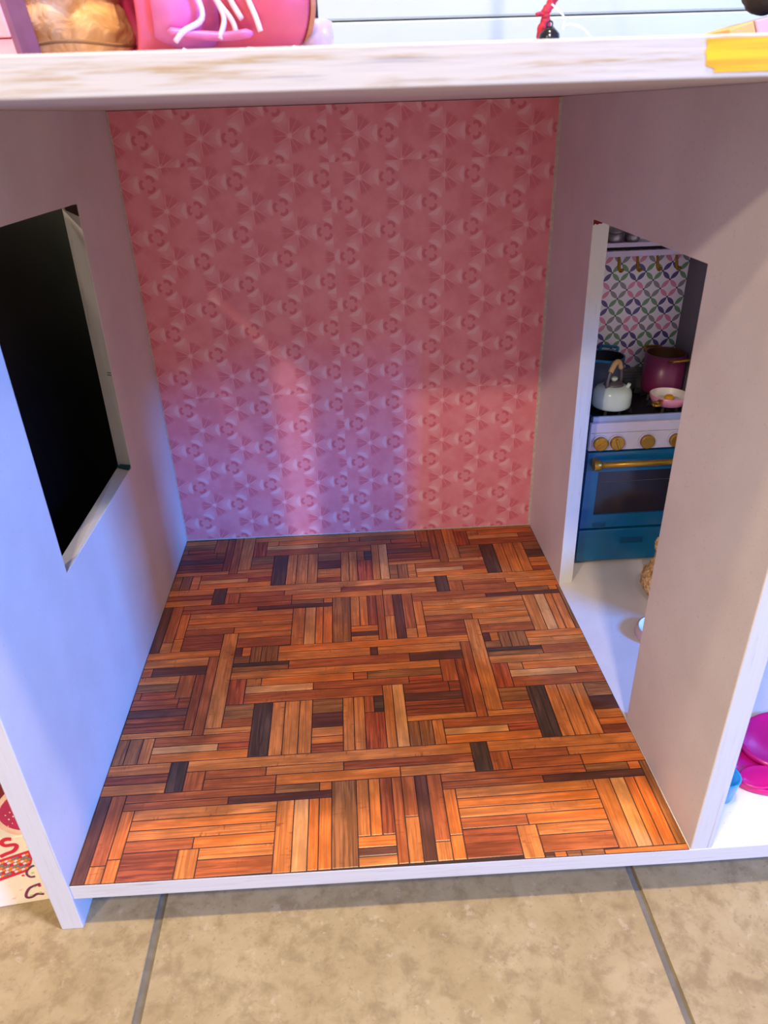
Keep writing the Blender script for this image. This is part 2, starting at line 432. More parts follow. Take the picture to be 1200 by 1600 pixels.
# paint marks
YEL = Mat('yellow_paint', srgb(250, 186, 0), .45)
YEL.color(YEL.mix(YEL.noise(YEL.vscale(YEL.coord(), (8, 200, 420)), 1, 3).step(.4, .65), srgb(255, 196, 4), srgb(232, 160, 0))); YEL = YEL.mat
bm = B(); rr = random.Random(3)
left = [(.4068 + .0009 * rr.random() + (.5545 - z) * .12 + (.004 if z < .544 else 0), z) for z in [.5413 + .0128 * i / 9 for i in range(10)]]
prism_y(bm, [(.60, .5416), (.60, .5540)] + left[::-1], -.0013, -.0008)
o = obj('paint_patch', bm, YEL, dh); o['label'] = 'bright yellow paint patch on the roof edge'
RED = plain('red_paint', srgb(150, 22, 20), .5, scale=300); TEALP = plain('dark_teal_paint', srgb(28, 74, 84), .5, scale=300); BRN = plain('brown_paint', srgb(74, 54, 48), .5, scale=300)
# red smear at the top of the far door jamb, on the jamb face
bm = B(); bot = []
for i in range(9):
    t = i / 8; bot.append((.4968 + .0170 * t, .4272 - .0030 * rr.random()))
def jy(zv, t): return (.3746 + (.391 - .3746) * zv / .43) * (1 - t) + (.3776 + (.3925 - .3776) * zv / .43) * t - .00025
A = [bm.verts.new((x, jy(z, (x - .4968) / .017), z)) for x, z in bot]; Bv = [bm.verts.new((x, jy(.4296, (x - .4968) / .017), .4296)) for x, z in bot]
for i in range(8): bm.faces.new((A[i], A[i + 1], Bv[i + 1], Bv[i]))
bmesh.ops.solidify(bm, geom=bm.faces[:], thickness=.00012)
obj('paint_smear', bm, RED, dh)['label'] = 'red paint smear at the top of the door jamb'
bm = B(); hexa(bm, [(-.0165, .3700, .1954), (-.0006, .3590, .1963), (-.0006, .3668, .1960), (-.0150, .3750, .1945), (-.0165, .3705, .1964), (-.0010, .3605, .1969), (-.0006, .3675, .1986), (-.0140, .3757, .1966)])
obj('paint_smear', bm, TEALP, dh)['label'] = 'dark teal paint smear in the window corner'
bm = B(); hexa(bm, [(-.0130, .3828, .4570), (-.0004, .3770, .4520), (-.0004, .3782, .4520), (-.0130, .3840, .4570), (-.0150, .3838, .4606), (-.0004, .3772, .4622), (-.0004, .3784, .4622), (-.0150, .3850, .4606)])
obj('paint_smear', bm, BRN, dh)['label'] = 'brown paint smear at the top of the window jamb'
PEN = plain('pencil_mark', srgb(30, 26, 32), .6)
for zc, yy in ((.299, .3710), (.3015, .3712)):
    bm = B(); hexa(bm, [(-.0060, yy + .0030, zc), (-.0012, yy + .0004, zc - .0002), (-.0012, yy + .0008, zc - .0002), (-.0060, yy + .0034, zc), (-.0060, yy + .0030, zc + .0006), (-.0012, yy + .0004, zc + .0005), (-.0012, yy + .0008, zc + .0005), (-.0060, yy + .0034, zc + .0006)])
    obj('pencil_mark', bm, PEN, dh)

# wood-print floor: every plank its own thin piece, with dark recessed joints
sheet = obj('parquet_sheet', (lambda bm: (hexa(bm, [(.0004, fy(0) + .0002, -.0007), (.4998, fy(.5) + .0002, -.0007), (.4946, .5243, -.0007), (.0004, .5324, -.0007),
      (.0004, fy(0) + .0002, -.00035), (.4998, fy(.5) + .0002, -.00035), (.4946, .5243, -.00035), (.0004, .5324, -.00035)]), bm)[1])(B()), JOINT, dh)
sheet['label'] = 'floor sheet of orange and brown wood strips'
def rim(x):  # usable y range at x
    return fy(x) + .0003, .5324 - (.5324 - .5243) / .4942 * x - .0002
N = .283; items = []
for s in PLANKS.split():
    c, d = s[0], s[1]; x0, x1, y0, y1 = [int(v) / 1000 for v in s[2:].split(',')]
    for i in range(-2, 3):
        for j in range(-2, 3):
            a0, a1, b0, b1 = x0 + i * N, x1 + i * N, y0 + j * N, y1 + j * N
            a0 = max(a0, .0006); a1 = min(a1, .4997)
            if a1 - a0 < .0012: continue
            f0 = max(rim(a0)[0], rim(a1)[0]) if d == 'v' else min(rim(a0)[0], rim(a1)[0])
            if b1 < f0 + .0012 or b0 > rim(a0)[1] - .0012: continue
            # corner heights trimmed to the sheet's own outline
            q = []
            for (X, Y) in ((a0, b0), (a1, b0), (a1, b1), (a0, b1)):
                lo, hi = rim(X); Y = min(max(Y, lo), hi); X = min(X, xi(Y) - .0006)
                q.append((X, Y))
            if min(q[1][0] - q[0][0], q[2][0] - q[3][0]) < .001 or min(q[2][1] - q[1][1], q[3][1] - q[0][1]) < .0006: continue
            dist = ((q[0][1] + q[2][1]) / 2 + .3638) ** 2 + .28
            items.append(((q[1][0] - q[0][0]) * (q[3][1] - q[0][1]) / dist ** 1.5, c, d, q))
items.sort(key=lambda t: -t[0])
pmesh = {}
def plank_geo(q, d, cx, cy):
    """thin chamfered slab, grain along local x"""
    e = .00048; loc = []
    for X, Y in q:
        a, b = X - cx, Y - cy
        loc.append((b, -a) if d == 'v' else (a, b))
    mx = sum(p[0] for p in loc) / 4; my = sum(p[1] for p in loc) / 4
    def ins(p, k): return (p[0] + (k if p[0] < mx else -k), p[1] + (k if p[1] < my else -k))
    bot = [(*ins(p, e), -.0006) for p in loc]; mid = [(*ins(p, e), -.00015) for p in loc]; top = [(*ins(p, e * 1.9), 0.) for p in loc]
    vs = bot + mid + top
    fcs = [(8, 9, 10, 11)] + [(i, (i + 1) % 4, 4 + (i + 1) % 4, 4 + i) for i in range(4)] + [(4 + i, 4 + (i + 1) % 4, 8 + (i + 1) % 4, 8 + i) for i in range(4)]
    return vs, fcs
NP = 300
for rank, (sz, c, d, q) in enumerate(items[:NP]):
    cx = sum(p[0] for p in q) / 4; cy = sum(p[1] for p in q) / 4
    key = (c, d, tuple((round(p[0] - cx, 4), round(p[1] - cy, 4)) for p in q))
    if key not in pmesh:
        vs, fcs = plank_geo(q, d, cx, cy)
        me = bpy.data.meshes.new('plank'); me.from_pydata(vs, [], fcs); me.materials.append(PL[c]); pmesh[key] = me
    o = bpy.data.objects.new('plank', pmesh[key]); COL.objects.link(o); o.parent = sheet
    o.location = (cx, cy, -G); o.rotation_euler = (0, 0, math.pi / 2 if d == 'v' else 0)
# the smallest ones, far at the back or cut off at the rims, in one piece
vs, fcs, mis = [], [], []; codes = list(PL)
for (sz, c, d, q) in items[NP:]:
    v, fc = plank_geo(q, 'h', 0, 0); b0 = len(vs)
    vs += v; fcs += [tuple(b0 + k for k in t) for t in fc]; mis += [codes.index(c)] * len(fc)
if vs:
    me = bpy.data.meshes.new('small_planks'); me.from_pydata(vs, [], fcs)
    for c in codes: me.materials.append(PL[c])
    for p, mi in zip(me.polygons, mis): p.material_index = mi
    o = bpy.data.objects.new('small_planks', me); COL.objects.link(o); o.parent = sheet; o.location = (0, 0, -G); o['kind'] = 'stuff'

# ------------------------------------------------------------------ black cabinet seen through the window
BLK = plain('black_lacquer', (.0035, .0028, .004), .5, spec=.15, scale=8, var=.3)
t = thing('black_cabinet', (-.24, .45, G), 'black glossy cabinet seen through the window opening on the left', 'cabinet')
obj('body', one(box, -.42, -.075, .12, .590, G + .03, .50), BLK, t, bevel=.003)
obj('plinth', one(box, -.41, -.085, .14, .57, G, G + .03), BLK, t)
obj('top_panel', one(box, -.425, -.07, .115, .595, .50, .515), BLK, t, bevel=.002)

# ------------------------------------------------------------------ toy kitchen range
TEAL = plain('teal_blue_plastic', srgb(8, 92, 136), .24, coat=.3, var=.05)
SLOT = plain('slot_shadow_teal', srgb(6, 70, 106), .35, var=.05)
NAVY = plain('dark_navy_plastic', srgb(10, 40, 66), .3, var=.05)
PANEL = plain('pale_lilac_grey_plastic', srgb(196, 190, 208), .35, var=.03)
BRASS = plain('toy_brass', srgb(176, 134, 52), .32, .75, var=.12)
GLASS = plain('smoked_oven_glass', srgb(44, 40, 50), .12, var=.12, scale=14)
IRON = plain('black_cooktop', srgb(30, 29, 36), .6, spec=.25, var=.2)
LILAC = plain('lilac_plastic', srgb(206, 188, 220), .4, var=.04)
GREY = plain('dark_grey_board', srgb(112, 106, 116), .5, var=.05)
STEEL = plain('grey_steel_trim', srgb(120, 116, 118), .35, .5, var=.1)
BRIGHT = plain('brushed_blue_steel', srgb(160, 176, 220), .3, .3, var=.06)
FOOT = plain('white_foot', (.7, .68, .64), .5)
x0, x1, yf, yb = .5290, .6700, .4165, .5335
rg = thing('toy_range', ((x0 + x1) / 2, .475, -.0006), 'teal toy kitchen range with brass knobs and patterned splashback', 'toy oven')
obj('body', one(box, x0 - .001, x1 + .001, yf + .004, yb, .0045, .1975), NAVY, rg, bevel=.002)
for fx in (x0 + .012, x1 - .012):
    for fyy in (yf + .012, yb - .012):
        obj('foot', one(lathe, [(.006, -.0006), (.0065, .001), (.0065, .0046)], (fx, fyy, 0), 20), FOOT, rg)
# control panel
cp = obj('control_panel', one(box, x0, x1, yf, yf + .006, .1630, .1985), PANEL, rg, bevel=.001)
obj('groove', one(box, x0 + .001, x1 - .001, yf - .0002, yf + .0004, .1862, .1866), STEEL, cp)
RX = Matrix.Rotation(math.radians(90), 4, 'X')
for i, kx in enumerate((.5417, .5621, .5989, .6343, .6560)):
    ring = one(lathe, [(.0098, 0), (.0098, .0016), (.0090, .0022)], (kx, yf, .1740), 32, 0, RX)
    obj('knob_ring', ring, PANEL, cp)
    kb = obj('knob', one(lathe, [(.0086, .0016), (.0086, .0062), (.0078, .0070), (.0066, .0067)], (kx, yf, .1740), 32, 0, RX), BRASS, cp)
    if i != 2:
        a = math.radians((38, -68, 0, 82, 20)[i]); bm = B()
        box(bm, -.0065, .0065, -.0014, .0014, .0060, .0088)
        for v in bm.verts:
            p = Matrix.Rotation(a, 4, 'Z') @ v.co; v.co = (RX @ p) + Vector((kx, yf, .1740))
        obj('knob_grip', bm, BRASS, cp, bevel=.0004)
# oven door
def frame(bm, X0, X1, Z0, Z1, hx0, hx1, hz0, hz1, y0, y1):
    box(bm, X0, hx0, y0, y1, Z0, Z1); box(bm, hx1, X1, y0, y1, Z0, Z1)
    box(bm, hx0, hx1, y0, y1, Z0, hz0); box(bm, hx0, hx1, y0, y1, hz1, Z1)
dz0, dz1 = .0555, .1615
bm = B(); frame(bm, x0, x1, dz0, dz1, x0 + .0155, x1 - .0155, .0745, .1352, yf - .002, yf + .004)
dr = obj('oven_door', bm, TEAL, rg)
obj('oven_window', one(box, x0 + .0155, x1 - .0155, yf + .0006, yf + .003, .0745, .1352), GLASS, dr)
obj('oven_rack', one(box, x0 + .0160, x1 - .0160, yf + .0002, yf + .0007, .1200, .1203), STEEL, dr)
obj('handle', one(tube, [(x0 + .0115, yf - .0125, .1495), (x1 - .0115, yf - .0125, .1495)], .0037, 20), BRASS, dr)
for s, hx in ((1, x0 + .0095), (-1, x1 - .0095)):
    bm = B(); lathe(bm, [(.0064, 0), (.0064, .0075), (.0050, .0095)], (hx - s * .0055, yf - .0125, .1495), 24, 0, Matrix.Rotation(s * math.radians(90), 4, 'Y'))
    box(bm, hx - .0045, hx + .0025, yf - .0125, yf - .0018, .1440, .1550)
    obj('handle_mount', bm, BRASS, dr, bevel=.0006)
def slot(parent, X0, X1, Z0, Z1, y):
    bm = B(); frame(bm, X0 - .0007, X1 + .0007, Z0 - .0007, Z1 + .0007, X0, X1, Z0, Z1, y - .0007, y + .0002)
    obj('slot_rim', bm, TEAL, parent)
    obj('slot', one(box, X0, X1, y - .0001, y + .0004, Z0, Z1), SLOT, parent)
slot(dr, .5455, .5620, .0572, .0628, yf - .002); slot(dr, x1 - .033, x1 - .0165, .0572, .0628, yf - .002)
dw = obj('drawer', one(box, x0, x1, yf - .002, yf + .004, .0050, .0520), TEAL, rg, bevel=.0012)
slot(dw, .5850, .6140, .0305, .0385, yf - .002)
# cooktop
ct = obj('cooktop', one(box, x0 + .003, x1 - .003, yf + .006, .519, .1965, .2010), IRON, rg, bevel=.001)
bm = B(); box(bm, x0 + .003, x1 - .003, yf + .0045, yf + .0085, .1982, .2052); obj('front_lip', bm, BRIGHT, rg, bevel=.0008)
bm = B(); box(bm, x0 + .0005, x0 + .003, yf + .0045, .519, .1975, .2052); obj('side_lip', bm, NAVY, rg, bevel=.0006)
bm = B(); box(bm, x1 - .003, x1 - .0005, yf + .0045, .519, .1975, .2052); obj('side_lip', bm, NAVY, rg, bevel=.0006)
for gx in (.5645, .6345):
    for gy in (.4500, .4955):
        bm = B(); lathe(bm, [(.010, .2008), (.010, .2032), (.006, .2040)], (gx, gy, 0), 20); obj('burner', bm, IRON, rg)
        bm = B()
        for k in range(8):
            a = k * math.pi / 4 + .2; ca, sa = math.cos(a), math.sin(a)
            lx = .0270 if k % 2 else .0215
            p = [(.006, -.0020, .2050), (lx, -.0020, .2010), (lx, .0020, .2010), (.006, .0020, .2050), (.006, -.0017, .2085), (lx - .003, -.0017, .2085), (lx - .003, .0017, .2085), (.006, .0017, .2085)]
            hexa(bm, [(gx + P[0] * ca - P[1] * sa, gy + (P[0] * sa + P[1] * ca) * .78, P[2]) for P in p])
        obj('grate', bm, IRON, rg, bevel=.0003)
# splashback with printed pattern
bm = B(); box(bm, x0, .6672, .5275, .5335, .2290, .4000)
sp = obj('splashback', bm, SPLASH, rg, origin=(0, 0, 0)); sp.location = -rg.location
sp['label'] = 'white panel printed with purple, green, pink and grey petals'
bm = B(); box(bm, x0, .6672, .5190, .5335, .2010, .2290); box(bm, x0, .6672, .5180, .5200, .2255, .2275); box(bm, x0, .6672, .5180, .5200, .2215, .2230); box(bm, x0, .6672, .5180, .5200, .2180, .2192)
box(bm, .603, .625, .5184, .5195, .2045, .2150)
obj('back_trim', bm, STEEL, rg, bevel=.0004)
obj('side_panel', one(box, .6672, .6712, .4520, .5335, .1985, .4350), GREY, rg, bevel=.0005)
obj('shelf_rail', one(box, x0, .6672, .5100, .5150, .3710, .3777), LILAC, rg, bevel=.0006)
obj('shelf_rail', one(box, x0, .6672, .5080, .5275, .3822, .3872), LILAC, rg, bevel=.0006)
obj('shelf_gap', one(box, x0 + .002, .6665, .5160, .5275, .3777, .3822), IRON, rg)
for hx in (.5728, .5953, .6194, .6426):
    pth = smooth_path([(hx, .5125, .3715), (hx - .0005, .5085, .3660), (hx - .0006, .5060, .3595), (hx + .0008, .5035, .3560), (hx + .0024, .5010, .3580)], 5)
    obj('hook', one(tube, pth, [.0016 + .0004 * (i > len(pth) * .3) for i in range(len(pth))], 10), BRASS, rg)

# cookware on the range
SILV = plain('dull_silver', srgb(150, 144, 152), .28, .7, var=.15)
def lid_pot(x, y, z, rad, label):
    t = thing('silver_pot', (x, y, z), label, 'pot', 'silver pots on the range shelf')
    obj('body', one(lathe, [(rad * .8, z), (rad, z + rad * .4), (rad, z + rad * 1.1)], (x, y, 0), 28), SILV, t)
    obj('lid', one(lathe, [(rad * 1.06, z + rad * 1.1), (rad * 1.06, z + rad * 1.22), (rad * .7, z + rad * 1.6), (rad * .2, z + rad * 1.75)], (x, y, 0), 28), SILV, t)
    obj('lid_knob', one(lathe, [(rad * .14, z + rad * 1.75), (rad * .24, z + rad * 2.0), (rad * .1, z + rad * 2.1)], (x, y, 0), 16), IRON, t)
lid_pot(.5660, .5175, .3872, .0098, 'small silver lidded pot on the lilac shelf, beside the door jamb')
lid_pot(.5880, .5178, .3872, .0090, 'small silver lidded pot on the lilac shelf, further from the door jamb')

POTB = plain('slate_blue_enamel', srgb(74, 84, 108), .35, var=.06); HBL = plain('bright_blue_handle', srgb(20, 126, 176), .35)
DARKIN = plain('dark_pot_lining', srgb(30, 36, 56), .4)
PLUM = plain('plum_enamel', srgb(112, 36, 78), .33, var=.08); BRONZE = plain('bronze_lining', srgb(104, 70, 34), .4, .3)
def stock_pot(name, x, y, z0, z1, rad, mo, mi_, mh, label, ang, drop):
    t = thing(name, (x, y, z0), label, 'pot')
    obj('body', one(lathe, [(rad * .92, z0), (rad * .97, z0 + .001), (rad, z0 + .008), (rad, z1), (rad * .93, z1), (rad * .93, z1 - .004)], (x, y, 0), 48, cap=False), mo, t)
    obj('lining', one(lathe, [(rad * .925, z1 - .0005), (rad * .91, z0 + .004), (.0005, z0 + .003)], (x, y, 0), 48, cap=False), mi_, t)
    obj('base', one(lathe, [(rad * .92, z0), (rad * .9, z0 + .0004)], (x, y, 0), 48), mo, t)
    for s in (0, math.pi):
        a = ang + s; ca, sa = math.cos(a), math.sin(a)
        loc = [(rad - .001, -.0105, 0), (rad + .006, -.0105, .002), (rad + .0085, -.008, .003), (rad + .0085, .008, .003), (rad + .006, .0105, .002), (rad - .001, .0105, 0)]
        pth = [(x + p[0] * ca - p[1] * sa, y + p[0] * sa + p[1] * ca, z1 - drop + p[2]) for p in loc]
        obj('handle', one(tube, smooth_path(pth, 4), .0021, 10, 0, .8), mh, t)
stock_pot('stock_pot', .5640, .4945, .2085, .2570, .0245, POTB, DARKIN, HBL, 'slate blue stock pot with bright blue handles behind the kettle', math.radians(62), .001)
stock_pot('stock_pot', .6420, .4945, .2085, .2570, .0250, PLUM, BRONZE, BRASS, 'plum stock pot with bronze inside and brass handles behind the frying pan', math.radians(-80), .004)
# kettle
MINT = plain('mint_enamel', srgb(196, 214, 204), .22, coat=.4, var=.03); KGR = plain('kettle_grey', srgb(98, 92, 102), .35, .3); WOODH = plain('light_wood_grip', srgb(196, 160, 112), .5)
kx, ky, kz = .5615, .4475, .2085
kt = thing('toy_kettle', (kx, ky, kz), 'pale mint kettle with grey lid and arched handle on the range', 'kettle')
obj('body', one(lathe, [(.0205, kz), (.0222, kz + .0012), (.0229, kz + .004), (.0228, kz + .0150), (.0219, kz + .0200), (.0192, kz + .0240), (.0140, kz + .0264), (.0105, kz + .0270)], (kx, ky, 0), 48), MINT, kt)
obj('lid', one(lathe, [(.0118, kz + .0262), (.0118, kz + .0278), (.0095, kz + .0300), (.0040, kz + .0312)], (kx, ky, 0), 36), KGR, kt)
obj('lid_knob', one(lathe, [(.0022, kz + .031), (.0038, kz + .0335), (.0042, kz + .0350), (.0030, kz + .0362)], (kx, ky, 0), 20), MINT, kt)
ha = math.radians(35); ca, sa = math.cos(ha), math.sin(ha)
arc = [(-.0125, .0235), (-.0130, .034), (-.0095, .044), (-.002, .0535), (.005, .0535), (.0105, .045), (.0130, .035), (.0125, .0235)]
hp = [(kx + a * ca, ky + a * sa, kz + b) for a, b in arc]
obj('handle', one(tube, smooth_path(hp, 5), .0022, 10), KGR, kt)
obj('handle_grip', one(tube, smooth_path([hp[2], hp[3], hp[4], hp[5]], 5), .0031, 12), WOODH, kt)
spp = [(kx + .0130, ky - .006, kz + .0235), (kx + .0155, ky - .007, kz + .0270), (kx + .0165, ky - .0075, kz + .0300)]
obj('spout', one(tube, spp, [.0032, .0024, .0020], 14), MINT, kt)
for pp in (hp[0], hp[-1]):
    obj('handle_mount', one(box, pp[0] - .0024, pp[0] + .0024, pp[1] - .0024, pp[1] + .0024, pp[2] - .0045, pp[2] + .003), KGR, kt, bevel=.0006)
# frying pan with an egg
PINKE = plain('pink_enamel', srgb(214, 138, 162), .28, coat=.2, var=.03); CREAM = plain('cream_lining', srgb(226, 218, 210), .35); EGGW = plain('egg_white', srgb(232, 226, 236), .35, var=.03); YOLK = plain('egg_yolk', srgb(226, 166, 16), .3)
fx_, fy_, fz_ = .6325, .4480, .2085
fp = thing('frying_pan', (fx_, fy_, fz_), 'pink frying pan with cream inside and brass handle on the range', 'pan')
obj('body', one(lathe, [(.0180, fz_), (.0190, fz_ + .0005), (.0215, fz_ + .006), (.0229, fz_ + .0115), (.0221, fz_ + .0118)], (fx_, fy_, 0), 48, cap=False), PINKE, fp)
obj('lining', one(lathe, [(.0223, fz_ + .0116), (.0205, fz_ + .006), (.0175, fz_ + .0022), (.0004, fz_ + .0020)], (fx_, fy_, 0), 48, cap=False), CREAM, fp)
obj('base', one(lathe, [(.0182, fz_ + .0001), (.0182, fz_ + .0006)], (fx_, fy_, 0), 48), PINKE, fp)
d = Vector((-.72, -.70, 0)).normalized(); s = Vector((d.y, -d.x, 0)); c0 = Vector((fx_, fy_, fz_ + .0085))
bm = B()
hexa(bm, [tuple(c0 + d * .0205 + s * a + Vector((0, 0, b))) if k < 2 else tuple(c0 + d * .0300 + s * a + Vector((0, 0, b - .001))) for k, (a, b) in enumerate(((-.0028, 0), (.0028, 0), (.0022, 0), (-.0022, 0)))] +
         [tuple(c0 + d * .0205 + s * a + Vector((0, 0, b))) if k < 2 else tuple(c0 + d * .0300 + s * a + Vector((0, 0, b - .001))) for k, (a, b) in enumerate(((-.0028, .0025), (.0028, .0025), (.0022, .0025), (-.0022, .0025)))])
rc = c0 + d * .0345
tube(bm, [rc + d * math.cos(a) * .0058 + s * math.sin(a) * .0042 for a in [i * math.pi / 8 for i in range(17)]], .0016, 8)
obj('handle', bm, BRASS, fp, smooth=False)
eg = thing('fried_egg', (fx_, fy_, fz_ + .0022), 'toy fried egg with yellow yolk in the pink pan', 'egg')
bm = B(); vs = []
for i in range(40):
    a = 2 * math.pi * i / 40; q = .0148 + .0014 * math.sin(3 * a + 1) + .0008 * math.sin(5 * a); vs.append((fx_ + q * math.cos(a), fy_ + q * math.sin(a)))
lo = [bm.verts.new((p[0], p[1], fz_ + .0024)) for p in vs]; mid = [bm.verts.new((fx_ + (p[0] - fx_) * .9, fy_ + (p[1] - fy_) * .9, fz_ + .0046)) for p in vs]
for i in range(40): bm.faces.new((lo[i], lo[(i + 1) % 40], mid[(i + 1) % 40], mid[i]))
bm.faces.new(mid); bm.faces.new(lo[::-1]); obj('egg_white', bm, EGGW, eg, smooth=True)
obj('yolk', one(lathe, [(.0062, fz_ + .0045), (.0058, fz_ + .0066), (.0042, fz_ + .0083), (.0010, fz_ + .0090)], (fx_ + .002, fy_ + .003, 0), 28), YOLK, eg)

# ------------------------------------------------------------------ toys on the kitchen floor
FUR = Mat('curly_tan_fur', srgb(204, 160, 98), .9)
n1 = FUR.noise(FUR.coord(), 130, 4, .6, 1.2)
FUR.color(FUR.mix(n1.step(.35, .7), srgb(158, 108, 56), srgb(232, 196, 138))); FUR.bump(n1, .9, .003); FUR = FUR.mat
def lumpy(name, balls, mat, voxel, amp, scale, parent=None, seed=0.):
    bm = B()
    for c, rad, sc in balls: ball(bm, c, rad, 3, sc)
    o = obj(name, bm, mat, parent)
    rm = o.modifiers.new('remesh', 'REMESH'); rm.mode = 'VOXEL'; rm.voxel_size = voxel; rm.use_smooth_shade = True
    if amp:
        tx = bpy.data.textures.new(name, 'CLOUDS'); tx.noise_scale = scale; tx.noise_depth = 2
        dm = o.modifiers.new('lumps', 'DISPLACE'); dm.texture = tx; dm.strength = amp; dm.mid_level = .5; dm.texture_coords = 'LOCAL'
    return o
pl = thing('plush_toy', (.622, .335, -.0006), 'curly tan plush toy on the white kitchen floor behind the partition', 'plush toy')
lumpy('body', [((.612, .335, .0240), .026, (1, 1.25, .92)), ((.640, .325, .030), .022, (1.1, 1, 1)), ((.626, .352, .046), .021, (1, 1, 1)),
               ((.606, .305, .012), .012, (1, 1.3, .9)), ((.650, .300, .012), .012, (1, 1.3, .9)), ((.614, .362, .060), .008, (1, 1, 1.2)), ((.641, .356, .062), .008, (1, 1, 1.2))], FUR, .0016, .006, .007, pl)
MAUVE = plain('dusty_pink_enamel', srgb(196, 166, 172), .3, var=.04); WHITE = plain('white_gloss', (.82, .82, .82), .3, var=.02)
t = thing('pet_bowl', (.5800, .2620, -.0006), 'dusty pink toy bowl with white inside on the kitchen floor', 'bowl')
obj('body', one(lathe, [(.0240, -.0006), (.0252, .002), (.0228, .0105), (.0213, .0110)], (.5790, .2640, 0), 44, cap=False), MAUVE, t)
obj('lining', one(lathe, [(.0214, .0109), (.0190, .0035), (.0005, .0030)], (.5790, .2640, 0), 44, cap=False), WHITE, t)
obj('base', one(lathe, [(.0240, -.0006), (.0240, .0004)], (.5790, .2640, 0), 44), MAUVE, t)
# teal toy cupboard further inside the kitchen
t = thing('toy_cupboard', (.735, .255, -.0006), 'teal toy cupboard right of the partition, at the photo edge', 'cupboard')
obj('body', one(box, .678, .800, .210, .300, .006, .150), TEAL, t, bevel=.002)
for a, b in ((.682, .737), (.741, .796)):
    dd = obj('door', one(box, a, b, .207, .2099, .010, .146), TEAL, t, bevel=.001)
    obj('knob', one(lathe, [(.003, 0), (.003, .004), (.0015, .005)], ((b - .006) if a < .7 else (a + .006), .2071, .085), 16, 0, RX), BRASS, dd)
obj('plinth', one(box, .681, .797, .214, .296, -.0006, .006), NAVY, t)
# magenta dish set
MAG = plain('magenta_plastic', srgb(196, 14, 112), .3, coat=.25, var=.04)
t = thing('toy_tray', (.635, .09, -.0006), 'glossy magenta plastic toy tray with rounded lobes on white kitchen floor', 'toy')
def disc(cx, cy, rx, ry, z0, h, rim_w, ang=0.):
    bm = B(); ca, sa = math.cos(ang), math.sin(ang); rows = []
    for k, zz_ in ((1.0, z0), (1.02, z0 + h * .5), (1.0, z0 + h * .9), (1 - rim_w * .5, z0 + h), (1 - rim_w, z0 + h * .86), (.5, z0 + h * .80), (.02, z0 + h * .84)):
        row = []
        for i in range(56):
            a = 2 * math.pi * i / 56; X, Y = rx * k * math.cos(a), ry * k * math.sin(a)
            row.append(bm.verts.new((cx + X * ca - Y * sa, cy + X * sa + Y * ca, zz_)))
        rows.append(row)
    for a, b in zip(rows, rows[1:]):
        for i in range(56): bm.faces.new((a[i], a[(i + 1) % 56], b[(i + 1) % 56], b[i])).smooth = True
    bm.faces.new(rows[0][::-1]); bm.faces.new(rows[-1]); return bm
obj('base', disc(.6130, .0800, .052, .0370, -.0006, .0060, .06, .35), MAG, t)
obj('large_dish', disc(.6370, .0930, .0490, .0355, .0050, .0060, .07, .12), MAG, t)
obj('small_dish', disc(.5885, .0570, .0190, .0120, .0050, .0028, .10, .1), MAG, t)
CUPB = plain('sky_blue_plastic', srgb(40, 146, 206), .3, coat=.2)
t = thing('toy_cup', (.5475, .0470, -.0006), 'small sky blue toy cup beside the foot of the partition', 'cup')
obj('body', one(lathe, [(.0095, -.0006), (.0105, .001), (.0134, .0240), (.0136, .0252), (.0118, .0252), (.0090, .0030), (.0005, .0026)], (.5475, .0470, 0), 36, cap=False), CUPB, t)
obj('handle', one(tube, smooth_path([(.5475, .0600, .0185), (.5475, .0680, .0170), (.5475, .0670, .0090), (.5475, .0585, .0060)], 5), .0016, 10), CUPB, t)

# ------------------------------------------------------------------ printed card package left of the dollhouse
CREAMC = plain('cream_card', srgb(250, 238, 220), .4, var=.02); REDP = plain('crimson_print', srgb(214, 24, 74), .4, var=.05); MAGP = plain('raspberry_print', srgb(196, 34, 100), .3, var=.18, scale=40)
PURP = plain('purple_print', srgb(120, 38, 96), .4); ORG = plain('orange_print', srgb(236, 150, 60), .4); GRYP = plain('grey_print', srgb(120, 140, 142), .4); LIME = plain('green_print', srgb(190, 214, 140), .4); BLUEP = plain('blue_print', srgb(60, 140, 170), .4); PEACH = plain('peach_print', srgb(244, 206, 186), .45)
DRED = plain('dark_red_print', srgb(120, 10, 40), .4)
pk = thing('printed_package', (-.060, .029, G), 'cream printed card package with a red letter S left of the dollhouse', 'package')
obj('carton', one(box, -.150, -.0300, .0300, .0700, G, .0290), CREAMC, pk, bevel=.0005)
def ell(cx, cz, rx, rz, n=36, a0=0, top=None):
    out = []
    for i in range(n):
        a = 2 * math.pi * i / n; X, Z = rx * math.cos(a), rz * math.sin(a)
        if Z > 0 and top: X *= 1 - (Z / rz) ** 2 * .75; Z *= top
        out.append((cx + X, cz + Z))
    return out
obj('card_topper', one(prism_y, ell(-.0300, .0500, .0245, .0235, top=1.5), .0310, .0330), PEACH, pk)
tp = obj('topper_print', one(prism_y, ell(-.0300, .0520, .0200, .0185, top=1.5), .0306, .0311), MAGP, pk)
for i in range(9):
    cx, cz = -.0455 + .0013 * i, .0420 + .0025 * ((i * 5) % 7); rr_ = .00035 + .00015 * (i % 3)
    obj('white_dot', one(prism_y, ell(cx, cz, rr_, rr_, 10), .0303, .0307), WHITE, tp)
obj('dark_leaf', one(prism_y, [(-.047, .062), (-.040, .072), (-.030, .084), (-.044, .088), (-.056, .080), (-.058, .068)], .0320, .0332), DRED, pk)
Spts = [(-.0470, .0272), (-.0505, .0280), (-.0538, .0268), (-.0552, .0238), (-.0532, .0208), (-.0490, .0206), (-.0458, .0200), (-.0456, .0172), (-.0490, .0130), (-.0550, .0110), (-.0605, .0086)]
